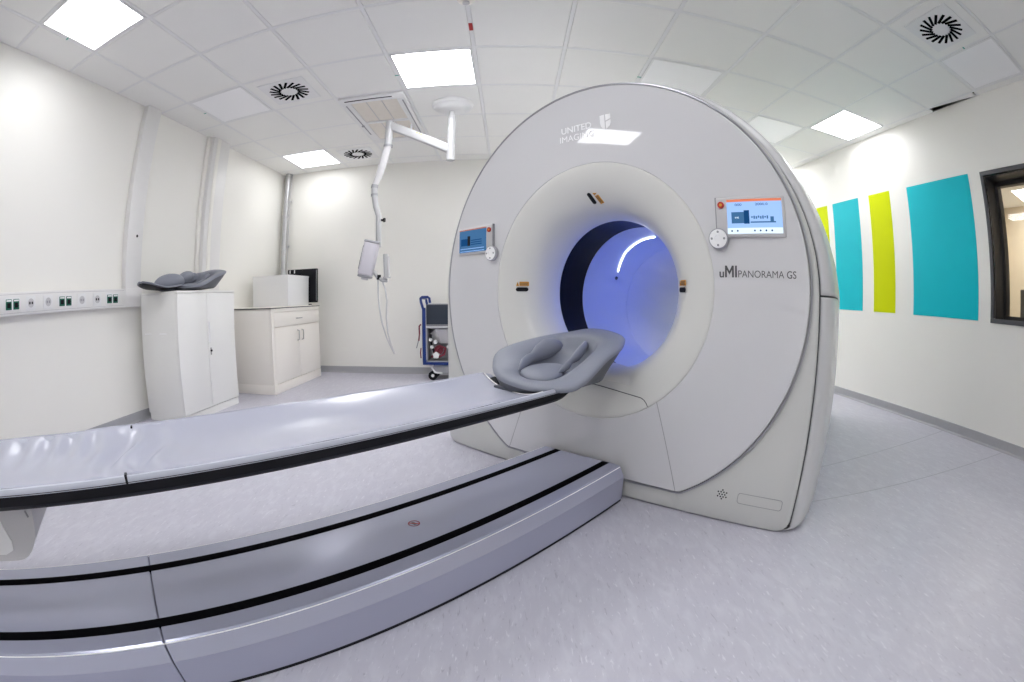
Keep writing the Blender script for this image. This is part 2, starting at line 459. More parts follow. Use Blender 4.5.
MB().box(-.012, .012, -.025, .025, .012, .16).build('stand', M['black'], t)
MB().box(-.015, .015, -.26, .26, .13, .46, .006).build('screen_housing', M['dark_frame'], t)
t = thing('office_chair', 'office chair with a round metal back loop beyond the window', 'chair', (8.35, .28, 0), 0)
MB().lathe([(.0001, .06), (.03, .06), (.03, .46), (.0001, .46)]).build('column', M['steel'], t)
for k in range(5):
    a = 2 * PI * k / 5
    MB().tube([(0, 0, .08), (.28 * math.cos(a), .28 * math.sin(a), .05), (.29 * math.cos(a), .29 * math.sin(a), .0)], .014).build('leg', M['steel'], t)
MB().box(-.22, .22, -.22, .22, .46, .52, .025).build('seat', M['grey'], t)
MB().tube([(.2, -.2, .5), (.24, -.2, .8), (.24, -.14, 1.03), (.24, 0, 1.08), (.24, .14, 1.03), (.24, .2, .8), (.2, .2, .5)], .014).build('back_frame', M['steel'], t)
MB().box(.215, .25, -.17, .17, .66, .95, .012).build('backrest', M['grey'], t)

# ------------------------------------------------------------------ wall trunking with sockets
t = thing('wall_trunking', 'long white horizontal cable trunking along the left wall', 'trunking', (0, 0, 0))
MB().box(XL, XL + .070, -3.0, .975, .922, 1.062, .006).build('duct', M['trunk'], t)
MB().box(XL, XL + .070, .975, 1.172, .922, 1.062, .006).build('end_cap', M['trunk'], t)
MB().box(XL + .0695, XL + .072, -3.0, .95, .935, .938).box(XL + .0695, XL + .072, -3.0, .95, 1.046, 1.049).build('lid_edge', M['lgrey'], t)
def socket_green(y, label):
    t = thing('power_socket', label, 'socket', (XL + .070, y, .99), 0, 'green double sockets in the wall trunking')
    MB().box(0, .006, -.072, .072, -.040, .040, .002).build('face_plate', M['white'], t)
    for s_ in (-1, 1):
        q = MB().box(.004, .010, s_ * .034 - .027, s_ * .034 + .027, -.033, .030, .003).build('outlet', M['green'], t)
        MB().box(.009, .0115, s_ * .034 - .016, s_ * .034 + .016, -.022, .008, .002).build('outlet_recess', M['black'], q)
        MB().box(.0095, .012, s_ * .034 - .022, s_ * .034 + .022, .016, .026, .001).build('label_window', M['white'], q)
def socket_white(y, label, dark):
    t = thing('data_socket', label, 'socket', (XL + .070, y, .99))
    MB().box(0, .006, -.045, .045, -.045, .045, .003).build('face_plate', M['white'], t)
    q = MB().lathe([(.0001, 0), (.026, 0), (.028, .003), (.0001, .003)], 'Z').build('outlet', M['lgrey'], t)
    q.matrix_local = Matrix.Translation((.006, 0, 0)) @ Matrix.Rotation(PI / 2, 4, 'Y')
    for s_ in (-1, 1):
        MB().box(.008, .0105, s_ * .011 - .006, s_ * .011 + .006, -.008, .008).build('port', M['black' if dark else 'grey'], t)
socket_green(-.20, 'green double socket, first from the left photo edge in the trunking')
socket_green(.305, 'green double socket in the middle of the trunking')
socket_green(.81, 'green double socket nearest the white column end of the trunking')
socket_white(-.03, 'white socket with two dark ports, right of the leftmost green socket', True)
socket_white(.135, 'white socket with pale ports, left of the middle green socket', False)
socket_white(.475, 'white socket with pale ports, right of the middle green socket', False)
socket_white(.64, 'white socket with two dark ports, left of the last green socket', True)

# ------------------------------------------------------------------ tall two-door cabinet
t = thing('tall_cabinet', 'pale grey two-door cabinet against the left wall under the spare head cradle', 'cabinet', (XL + .07, 1.16, 0))
D = .785 - XL - .07; Wd = .82
MB().box(0, D - .02, 0, Wd, .06, 1.015, .003).build('body', M['cabw'], t)
MB().box(0, D, -.002, Wd + .002, 1.000, 1.018, .002).build('top', M['cabw'], t)
MB().box(.01, D - .012, .004, Wd - .004, .0, .06).build('plinth', M['cabw'], t)
for k, (y0, y1) in enumerate(((.002, .395), (.399, Wd - .002))):
    d = MB().box(D - .019, D, y0, y1, .068, .996, .002).build('door', M['cabw'], t)
    if k:
        MB().box(D - .001, D + .014, .410, .422, .59, .765, .004).build('handle', M['white'], d)
        MB().box(D - .001, D + .006, .424, .442, .49, .55, .004).build('lock_plate', M['chrome'], d)
        MB().cyl((D, .433, .525), (D + .012, .433, .525), .009).build('lock', M['black'], d)
for x in (.09, .29):
    MB().box(x - .045, x + .045, -.004, .001, .694, .702, .002).build('side_slot', M['logo'], t)

# ------------------------------------------------------------------ low base cabinet
t = thing('base_cabinet', 'cream low cabinet with one drawer and two doors near the back corner', 'cabinet', (XL, 2.375, 0))
D = .97 - XL; Wd = 1.16
MB().box(0, D - .02, .0, Wd, .09, .835, .003).build('body', M['offw'], t)
MB().box(0, D, -.004, Wd, 0, .092, .003).build('plinth', M['offw'], t)
MB().box(0, D + .005, -.008, Wd + .008, .836, .844, .001).build('worktop_edge', M['brown'], t)
MB().box(0, D + .003, -.006, Wd + .006, .844, .852, .001).build('worktop', M['offw'], t)
MB().box(D - .025, D, 0, .05, .092, .835).build('side_stile', M['offw'], t)
MB().box(D - .025, D, .05, Wd, .80, .835).build('top_rail', M['offw'], t)
d = MB().box(D - .019, D + .001, .056, Wd - .004, .655, .794, .002).build('drawer', M['offw'], t)
MB().tube([(D, .54, .722), (D + .022, .55, .722), (D + .026, .60, .722), (D + .022, .65, .722), (D, .66, .722)], .005).build('handle', M['chrome'], d)
for y0, y1, hy in ((.056, .603, .565), (.609, Wd - .004, .67)):
    d = MB().box(D - .019, D + .001, y0, y1, .098, .647, .002).build('door', M['offw'], t)
    MB().tube([(D, hy, .485), (D + .024, hy, .492), (D + .026, hy, .54), (D + .024, hy, .588), (D, hy, .595)], .006).build('handle', M['chrome'], d)

# white box and black case on top of it
t = thing('white_box', 'plain white rectangular box standing on the low cream cabinet', 'box', (.40, 2.90, .852))
MB().box(0, .48, 0, .53, 0, .33, .004).build('carton', M['white'], t)
MB().box(-.003, .483, -.003, .533, .322, .338, .003).build('lid', M['white'], t)
t = thing('black_monitor', 'black flat device standing behind the white box on the low cabinet', 'monitor', (.76, 3.485, .852))
MB().box(-.12, .12, -.035, .035, 0, .014, .004).build('base', M['black'], t)
MB().box(-.03, .03, -.012, .012, .01, .12).build('stand', M['black'], t)
MB().box(-.20, .215, -.018, .018, .03, .43, .006).build('housing', M['black'], t)
MB().box(.204, .21, -.021, -.017, .05, .41, .001).build('side_trim', M['grey'], t)
for x in (-.165, -.10): MB().box(x - .007, x + .007, -.020, -.017, .385, .425).build('clip', M['white'], t)

# steel pipe in the corner
t = thing('steel_pipe', 'galvanised vertical pipe in the back left corner', 'pipe', (.335, 3.75, 0))
MB().cyl((0, 0, .0), (0, 0, H - .004), .036, n=32).build('pipe', M['steel'], t)
for z in (1.25, 2.02, 2.55): MB().lathe([(.036, z - .018), (.043, z - .014), (.043, z + .014), (.036, z + .018)]).build('coupling', M['steel'], t)
MB().tube([(.055, -.0, .9), (.055, 0, 2.58)], .007).build('side_cable', M['lgrey'], t)
for z in (1.0, 1.6, 2.2): MB().box(.0, .06, -.006, .046, z, z + .025).build('pipe_clip', M['steel'], t)

# ------------------------------------------------------------------ ceiling mounted arm with injector head
AY = 2.17
t = thing('ceiling_injector_arm', 'white jointed ceiling arm hanging from a round dome, left of the scanner', 'medical arm', (2.745, AY, H))
MB().lathe([(.0001, -.075), (.045, -.074), (.095, -.066), (.125, -.050), (.135, -.040), (.165, -.034), (.178, -.020), (.180, 0.0), (.0001, 0)], n=64).build('ceiling_dome', M['white'], t)
z0 = -H
p = MB(); p.cyl((0, 0, -.06), (0, 0, -.33), .026, .030, n=28); p.lathe([(.026, -.10), (.030, -.105), (.030, -.12), (.034, -.125), (.038, -.30), (.038, -.33), (.030, -.335)])
p.build('pole', M['armw'], t)
p = MB(); p.cyl((0, 0, -.33), (0, 0, -.535), .037, n=28); p.lathe([(.0001, -.54), (.032, -.538), (.037, -.53)]).build('pole_joint', M['armw'], t)
def beam(pts, hw, hh, name, material, parent, bev=.008):
    a, b = Vector(pts[0]), Vector(pts[1]); d = b - a
    ang = math.atan2(d.z, d.x)
    R = Matrix.Translation(a) @ Matrix.Rotation(-ang, 4, 'Y')
    return MB().box(0, d.length, -hw, hw, -hh, hh, bev, rot=R).build(name, material, parent)
E_ = (2.195 - 2.745, 0, 2.415 - H)
bmq = beam([(-.01, 0, 2.16 - H), (E_[0], 0, 2.425 - H)], .030, .036, 'upper_arm', M['armw'], t)
for x_ in (-.292, -.272, -.255): MB().cyl((x_, -.0302, -.283 - .5 * (x_ + .272)), (x_, -.0312, -.283 - .5 * (x_ + .272)), .0065, n=14).build('yellow_mark', M['yellow'], bmq)
MB().box(-.36, -.345, -.012, .012, -.235, -.18).build('release_lever', M['grey'], bmq)
p = MB(); p.cyl((E_[0], 0, 2.235 - H), (E_[0], 0, 2.462 - H), .035, n=28); p.lathe([(.0351, .0), (.036, .0)], c=(E_[0], 0, 2.3 - H)).build('elbow', M['armw'], t)
MB().lathe([(.037, -.012), (.040, -.01), (.040, .01), (.037, .012)], c=(E_[0], 0, 2.225 - H)).build('elbow_ring', M['grey'], t)
def rel(x, z, y=AY): return (x - 2.745, y - AY, z - H)
MB().tube([rel(2.192, 2.23), rel(2.165, 2.09), rel(2.13, 1.95), rel(2.10, 1.87)], .034, 20, radii=[.034, .036, .032, .028]).build('lower_arm', M['lgrey'], t)
MB().tube([rel(2.100, 1.875), rel(2.096, 1.845)], .031, 20).build('wrist_ring', M['grey'], t)
MB().tube([rel(2.097, 1.85), rel(2.100, 1.78), rel(2.118, 1.68), rel(2.146, 1.60), rel(2.150, 1.50), rel(2.152, 1.33)], .024, 20, radii=[.028, .027, .025, .025, .024, .024]).build('forearm', M['armw'], t)
MB().tube([rel(2.098, 1.795), rel(2.1, 1.775)], .030, 20).build('wrist_ring', M['grey'], t)
MB().cyl(rel(2.150, 1.56), rel(2.20, 1.56), .010).cyl(rel(2.19, 1.56), rel(2.205, 1.56), .018).build('lock_knob', M['black'], t)
# injector head
hd = MB(); R = Matrix.Translation(rel(2.078, 1.235, AY - .03)) @ Matrix.Rotation(.22, 4, 'Y') @ Matrix.Rotation(.15, 4, 'Z')
hq = hd.box(-.063, .063, -.055, .055, -.145, .145, .022, rot=R, seg=3).build('injector_head', M['lilac'], t)
MB().box(-.066, .066, -.058, .058, .128, .152, .012, rot=R).build('top_collar', M['grey'], hq)
MB().box(-.060, .060, -.052, .052, -.160, -.138, .012, rot=R).build('bottom_collar', M['grey'], hq)
MB().box(-.025, .03, -.03, .03, -.178, -.155, .008, rot=R).build('foot_pad', M['lgrey'], hq)
MB().box(-.0650, -.061, -.04, -.02, -.10, .10, .001, rot=R).build('side_strip', M['navy'], hq)
MB().tube([rel(2.115, 1.13), rel(2.15, 1.08), rel(2.19, 1.055), rel(2.235, 1.05)], .016, 14).build('bracket', M['armw'], hq)
MB().cyl(rel(2.225, 1.08), rel(2.215, 1.27), .020).lathe([(.0001, 0), (.034, 0), (.034, .012), (.0001, .012)], c=rel(2.23, 1.07)).build('syringe_holder', M['armw'], hq)
MB().cyl(rel(2.245, 1.09), rel(2.24, 1.25), .012).build('syringe', M['lgrey'], hq)
MB().cyl(rel(2.16, 1.06), rel(2.16, 1.10), .018).build('cable_gland', M['black'], hq)
MB().tube([rel(2.152, 1.07), rel(2.155, .95), rel(2.165, .82), rel(2.19, .69), rel(2.225, .58), rel(2.262, .50), rel(2.290, .445)], .0065, 8).build('cable', M['lgrey'], t)
MB().tube([rel(2.19, 1.05), rel(2.218, .98), rel(2.232, .88), rel(2.225, .75), rel(2.235, .62), rel(2.262, .52), rel(2.292, .445)], .0065, 8).build('cable', M['lgrey'], t)

# ------------------------------------------------------------------ hand cart by the back wall
CY = 3.40
t = thing('equipment_cart', 'blue steel equipment trolley behind the scanner at the back wall', 'trolley', (2.30, CY, 0))
MB().tube([(.0, -.02, .20), (.0, -.02, .60), (.0, -.02, .78), (-.025, -.02, .86), (-.03, -.02, .90), (-.015, -.02, .915), (.05, -.02, .915), (.068, -.02, .90), (.075, -.02, .85)], .014, 12).build('handle', M['blue'], t)
MB().tube([(.0, .30, .20), (.0, .30, .60), (.0, .30, .78), (-.025, .30, .86), (-.03, .30, .90), (-.03, -.0, .905)], .014, 12).build('handle', M['blue'], t)
MB().box(-.012, .50, -.03, .33, .175, .205, .004).build('platform', M['blue'], t)
MB().box(-.004, .026, -.030, -.012, .20, .80, .003).build('side_post', M['blue'], t)
MB().box(.46, .49, -.030, -.012, .20, .80, .003).build('side_post', M['blue'], t)
MB().box(.10, .42, 0, .30, .08, .17, .01).build('undercarriage', M['grey'], t)
MB().tube([(.06, .02, .17), (.12, .0, .09), (.2, .0, .08)], .012).build('caster_fork', M['white'], t)
for x, y in ((.09, .03), (.09, .27), (.40, .03), (.40, .27)):
    q = MB().cyl((x, y - .018, .05), (x, y + .018, .05), .05, n=28).build('wheel', M['black'], t)
    MB().cyl((x, y - .021, .05), (x, y + .021, .05), .018, n=20).build('hub', M['white'], q)
tp = thing('device_case', 'dark navy device box on top of the blue trolley', 'case', (2.33, CY - .015, .602))
MB().box(0, .42, 0, .30, 0, .228, .006).build('case_body', M['navy'], tp)
MB().box(.004, .416, -.002, .001, .006, .012).build('front_line', M['lgrey'], tp)
MB().box(.015, .40, .01, .28, .228, .238, .003).build('lid', M['grey'], tp)
tp = thing('gas_unit', 'open grey metal unit with hoses and white valves in the blue trolley', 'medical unit', (2.33, CY - .012, .2055))
MB().box(0, .42, .20, .29, 0, .37).box(0, .012, 0, .20, 0, .37).box(.408, .42, 0, .20, 0, .37).box(0, .42, 0, .20, 0, .012).box(0, .42, 0, .29, .37, .3955).build('casing', M['grey'], tp)
MB().box(0, .42, -.002, .003, .378, .390).build('front_rail', M['white'], tp)
q = MB(); q.faces([(.10, .02, .36), (.30, .02, .36), (.02, .12, .24), (.02, .12, .30), (.30, .12, .2), (.16, .05, .2)], [(0, 1, 4, 5), (0, 5, 2, 3)]); q.build('inner_plate', M['lgrey'], tp)
MB().lathe([(.0001, 0), (.05, 0), (.05, .03), (.035, .045), (.0001, .045)], 'Y', c=(.13, .03, .13), n=32).build('gauge_housing', M['maroon'], tp)
MB().tube([(.05, .05, .05), (.09, .01, .10), (.15, .0, .18), (.21, .02, .15), (.19, .03, .08), (.12, .02, .05)], .013, 12).build('hose', M['maroon'], tp)
MB().tube([(.04, .05, .30), (.05, .02, .20), (.10, .02, .05)], .012, 12).build('hose', M['black'], tp)
for x, z, r in ((.045, .245, .018), (.06, .165, .019), (.10, .22, .022), (.235, .165, .014), (.105, .075, .032)):
    q = MB(); q.cyl((x, -.006, z), (x, .03, z), r, n=20)
    if r > .03:
        for k in range(5): q.cyl((x + .026 * math.cos(k * 1.2566 + .3), -.008, z + .026 * math.sin(k * 1.2566 + .3)), (x + .026 * math.cos(k * 1.2566 + .3), .02, z + .026 * math.sin(k * 1.2566 + .3)), .013, n=14)
    q.build('valve_knob', M['white'], tp)
tp = thing('hanging_hose', 'thin red and grey hose hanging on the side of the blue trolley', 'hose', (2.262, CY - .03, 0))
MB().tube([(.0, 0, .60), (-.01, -.004, .58), (-.008, 0, .50), (-.022, -.004, .42), (-.04, 0, .36)], .005, 10).build('grey_hose', M['grey'], tp)
MB().tube([(.013, -.002, .62), (-.005, -.008, .60), (-.003, -.006, .52), (-.012, -.008, .44)], .008, 10).build('red_hose', M['maroon'], tp)
MB().tube([(.01, 0, .36), (.004, -.002, .31), (.008, 0, .25)], .006, 10).build('red_hose', M['maroon'], tp)
# ------------------------------------------------------------------ the scanner gantry
A_ = math.radians(46.5); RZ = A_ - PI / 2
def world(u, w, z=0): return (u * math.sin(A_) + w * math.cos(A_), -u * math.cos(A_) + w * math.sin(A_), z)
ZC = .943; UC = 2.206
G = thing('scanner_gantry', 'large white ring-shaped PET CT scanner with a blue lit bore', 'medical scanner', world(UC, 2.9), RZ)
NA = 360
ANG = [2 * PI * i / NA for i in range(NA)]
def rho_tomb(h, zb, rc, sh=0.):
    def f(t):
        c, s = math.cos(t), math.sin(t)
        if s >= 0: return h - sh * s
        d = ZC - zb
        r = min(h / max(abs(c), 1e-6), d / max(-s, 1e-6))
        x, z = abs(r * c), -r * s
        if x > h - rc and z > d - rc:
            cx, cz = h - rc, d - rc
            b = cx * abs(c) + cz * -s; q = cx * cx + cz * cz - rc * rc
            r = b + math.sqrt(max(b * b - q, 0))
        return r
    return f
def rho_disc(R, zcut):
    return lambda t: min(R, (ZC - zcut) / max(-math.sin(t), 1e-6)) if math.sin(t) < 0 else R
def ring(f, y, angs=ANG):
    return [Vector(((f(t) if callable(f) else f) * math.cos(t), y, ZC + (f(t) if callable(f) else f) * math.sin(t))) for t in angs]
def dish(r): return (.985 - r) * .03
# front cover
f0 = rho_disc(.985, .095); sub = lambda f, d: (lambda t: f(t) - d)
rr = []
rr.append(ring(.590, .030)); rr.append(ring(.590, dish(.59) + .002)); rr.append(ring(.592, dish(.592)))
for k in range(1, 12):
    rr.append([Vector((r * math.cos(t), dish(r), ZC + r * math.sin(t))) for t in ANG for r in [.592 + (f0(t) - .004 - .592) * k / 11]])
rr.append([Vector((f0(t) * math.cos(t), dish(f0(t)) + .004, ZC + f0(t) * math.sin(t))) for t in ANG])
rr.append(ring(f0, .020))
cover = MB().loft(rr).build('front_cover', M['disc'], G, True, 40)
# seams of the lower centre panel
def strip(pts, w, y, name, material, parent, thick=.0006):
    m = MB(); P = [Vector(p) for p in pts]; rings = []
    for i, p in enumerate(P):
        d = (P[min(i + 1, len(P) - 1)] - P[max(i - 1, 0)]).normalized(); nn = Vector((-d.z, 0, d.x)) * w / 2
        rings.append([p - nn, p + nn, p + nn + Vector((0, thick, 0)), p - nn + Vector((0, thick, 0))])
    return m.loft(rings, True, True, True).build(name, material, parent, False)
for s_ in (-1, 1):
    pts = []
    for k in range(12):
        q = k / 11; x = .353 + (.486 - .353) * q; z = .4725 + (.098 - .4725) * q
        pts.append((s_ * x, dish(math.hypot(x, z - ZC)) - .0005, z))
    strip(pts, .0028, 0, 'cover_seam', M['seam_l'], G)
# silver trim around the cover
g0 = lambda t: f0(t) + .003; g1 = lambda t: f0(t) + .0125
MB().loft([ring(g0, .020), ring(g0, .006), ring(lambda t: f0(t) + .005, .003), ring(lambda t: f0(t) + .0105, .003), ring(g1, .007), ring(g1, .019)]).build('edge_trim', M['silver'], G)
# front plate behind the cover
MB().loft([ring(lambda t: f0(t) - .10, .0205), ring(lambda t: f0(t) + .0, .0205), ring(lambda t: f0(t) + .008, .012), ring(rho_tomb(1.014, .012, .05, .019), .012), ring(rho_tomb(1.019, .006, .055, .024), .015), ring(rho_tomb(1.021, .004, .056, .028), .022), ring(rho_tomb(1.021, .004, .056, .028), .034)]).build('front_plate', M['shell'], G, True, 50)
# side shell, split in an upper and a lower cover
H_ = [(.040, 1.027), (.044, 1.037), (.056, 1.053), (.09, 1.069), (.15, 1.083), (.25, 1.091), (.40, 1.095), (1.0, 1.096), (1.90, 1.095), (2.08, 1.092), (2.20, 1.06), (2.27, 1.01), (2.3, .95)]
def shr(y): return .038 if y < .06 else (.038 + .022 * (y - .06) / .12 if y < .18 else max(.03, .060 - .04 * (y - .18)))
def seam_open(zc, h): return math.asin((zc - ZC) / h)
NU = 180
up = []; lo = []
for y, h in H_:
    a0 = seam_open(.9395, h); a1 = PI - a0
    up.append(ring(rho_tomb(h, .004, .03, shr(y)), y, [a0 + (a1 - a0) * i / NU for i in range(NU + 1)]))
    b0 = PI - seam_open(.9325, h); b1 = 2 * PI + seam_open(.9325, h)
    lo.append(ring(rho_tomb(h, .004, .03), y, [b0 + (b1 - b0) * i / (2 * NU) for i in range(2 * NU + 1)]))
for nm, R_ in (('upper_side_cover', up), ('lower_side_cover', lo)):
    o = MB().loft(R_, False).build(nm, M['side'], G, True, 50)
    sm = o.modifiers.new('thickness', 'SOLIDIFY'); sm.thickness = .004; sm.offset = -1
core = [ring(rho_tomb(h - .012, .016, .03, shr(y)), y) for y, h in [(.022, 1.024)] + H_[1:-1]]
MB().loft(core).build('inner_frame', M['seam'], G)
# rear face
MB().loft([ring(rho_tomb(1.0, .01, .03), 2.295), ring(.60, 2.3), ring(.56, 2.27), ring(.555, 2.15)]).build('rear_cover', M['shell'], G)
MB().loft([ring(rho_tomb(1.004, .0, .05), .026), ring(rho_tomb(1.004, .012, .05), .026), ring(rho_tomb(1.05, .012, .05), 2.2), ring(rho_tomb(1.05, .0, .05), 2.2)]).build('base_gasket', M['black'], G)
# funnel
FP = [(.5893, .030), (.5893, dish(.587) + .002), (.588, dish(.587) + .001), (.575, .0135), (.550, .018), (.520, .026), (.490, .037), (.460, .052), (.435, .070), (.412, .094), (.393, .122), (.378, .153), (.367, .185), (.360, .215), (.357, .240), (.358, .256), (.364, .266), (.380, .270)]
def fun_y(r):
    for (r0, y0), (r1, y1) in zip(FP[1:], FP[2:]):
        if r1 <= r <= r0: return y0 + (y1 - y0) * (r0 - r) / (r0 - r1 + 1e-9)
    return .03
MB().lathe(FP, 'Y', c=(0, 0, ZC), n=160).build('bore_funnel', M['funnel'], G, True, 60)
BR = .386
MB().lathe([(.372, .268), (BR, .270), (BR, .520), (BR + .006, .522)], 'Y', c=(0, 0, ZC), n=160).build('scan_window', M['black_gloss'], G)
MB().lathe([(BR + .004, .521), (BR, .523), (BR, 1.068), (BR + .004, 1.070)], 'Y', c=(0, 0, ZC), n=160).build('bore_liner', M['liner'], G)
MB().lathe([(BR + .004, 1.071), (BR, 1.073), (BR, 2.20)], 'Y', c=(0, 0, ZC), n=160).build('bore_liner', M['liner'], G)
MB().lathe([(BR + .012, .25), (BR + .012, 2.15)], 'Y', c=(0, 0, ZC), n=120).build('bore_jacket', M['seam_l'], G)
# light strips inside the bore
def arc(pts, r, name, material, n=40):
    P = []
    for i in range(n + 1):
        q = i / n * (len(pts) - 1); k = min(int(q), len(pts) - 2); f = q - k
        a = math.radians(pts[k][0] + (pts[k + 1][0] - pts[k][0]) * f); y = pts[k][1] + (pts[k + 1][1] - pts[k][1]) * f
        P.append(((BR - .004) * math.cos(a), y, ZC + (BR - .004) * math.sin(a)))
    return MB().tube(P, r, 10).build(name, material, G)
arc([(149, .845), (128, .777), (105, .751), (92, .749)], .0040, 'led_strip', M['led'])
arc([(10, .84), (40, .78), (70, .75)], .009, 'led_strip', M['led_blue'])
arc([(-40, .95), (0, 1.0), (40, .95)], .008, 'led_strip', M['led_blue'])
arc([(-60, .285), (0, .283), (70, .285)], .0022, 'led_strip', M['led_blue'])
a = math.radians(155.6); MB().cyl(((BR - .001) * math.cos(a), .858, ZC + (BR - .001) * math.sin(a)), ((BR - .008) * math.cos(a), .858, ZC + (BR - .008) * math.sin(a)), .011).build('bore_camera', M['navy'], G)
# the bore axis drops slightly towards the rear
for o in [q for q in bpy.data.objects if q.parent == G and q.name.split('.')[0] in ('bore_funnel', 'scan_window', 'bore_liner', 'bore_jacket', 'led_strip', 'bore_camera')]:
    for v in o.data.vertices:
        k = min(1., max(0., (v.co.y - .09) / .12))
        v.co.z = ZC + (v.co.z - ZC) * (1 + .022 * k) - .085 * max(0., v.co.y - .05)
# dock panel line in the lower funnel
def fpt(x, z, d=.0016): 
    r = math.hypot(x, z - ZC); return (x, fun_y(r) - d, z)
pts = [fpt(-.26 + .52 * k / 30, .500 - .020 * abs(-.26 + .52 * k / 30) / .26) for k in range(31)]
pts += [fpt(.26 + .055 * math.sin(k / 8 * PI / 2), .480 - .055 * (1 - math.cos(k / 8 * PI / 2))) for k in range(1, 9)]
pts = [fpt(-.26 - .055 * math.sin(k / 8 * PI / 2), .480 - .055 * (1 - math.cos(k / 8 * PI / 2))) for k in range(8, 0, -1)] + pts
strip(pts, .0034, 0, 'dock_panel_seam', M['seam'], G)
MB().loft([[fpt(x * s, z, .0) if j in (0, 5) else (x * s, fun_y(math.hypot(x * s, z - ZC)) - dd, z) for j, (z, dd) in enumerate(((.585, 0), (.578, .012), (.560, .020), (.545, .020), (.532, .010), (.522, 0)))] for s, x in [(1, -.20 + .025 * k) for k in range(17)]], False).build('dock_lip', M['funnel'], G, True, 60)
# laser windows with orange warning labels
def capsule(L, w, th, n=10):
    m = MB(); P = []
    for k in range(n + 1):
        a = -PI / 2 + PI * k / n; P.append((L / 2 - w / 2 + w / 2 * math.cos(a), w / 2 * math.sin(a)))
    for k in range(n + 1):
        a = PI / 2 + PI * k / n; P.append((-L / 2 + w / 2 + w / 2 * math.cos(a), w / 2 * math.sin(a)))
    m.loft([[(x, 0, z) for x, z in P], [(x, -th, z) for x, z in P]], True, True, True); return m
def place(o, x, z, rot=0., lift=.0018):  # sits square on the curved funnel
    r = math.hypot(x, z - ZC); y = fun_y(r); e = .004
    sl = (fun_y(r - e) - fun_y(r + e)) / (2 * e)     # funnel slope
    rad = Vector((x, 0, z - ZC)).normalized()
    nrm = Vector((-rad.x * sl, -1, -rad.z * sl)).normalized()
    zz = (Vector((0, 0, 1)) - nrm * nrm.z).normalized(); xx = (-nrm).cross(zz).normalized() * 1
    R = Matrix((xx, -nrm, zz)).transposed().to_4x4()
    o.matrix_local = Matrix.Translation(Vector((x, y, z)) + nrm * lift) @ R @ Matrix.Rotation(rot, 4, 'Y')
def laser(x, z, rot, lx, lz):
    o = capsule(.066, .021, .002).build('laser_window', M['black'], G); place(o, x, z, rot)
    q = MB(); q.box(-.016, .034, -.0015, 0, -.010, .012, .002); q.faces([(-.034, -.001, -.010), (-.018, -.001, -.010), (-.026, -.001, .012), (-.034, 0, -.010), (-.018, 0, -.010), (-.026, 0, .012)], [(0, 1, 2), (3, 5, 4), (0, 3, 4, 1), (1, 4, 5, 2), (2, 5, 3, 0)])
    q = q.build('warning_label', M['orange'], G); place(q, lx, lz, rot)
    s = MB(); s.box(-.013, .031, -.0005, 0, .004, .0065); s.box(-.013, .024, -.0005, 0, -.001, .0012); s.box(-.013, .029, -.0005, 0, -.006, -.0037); s.box(-.027, -.025, -.0005, 0, -.005, .004)
    s = s.build('label_print', M['ink'], G); place(s, lx, lz, rot, .0038)
laser(-.022, 1.376, 1.33, .014, 1.375)
laser(-.452, .943, 0., -.450, .971)
laser(.430, .943, 0., .430, .971)
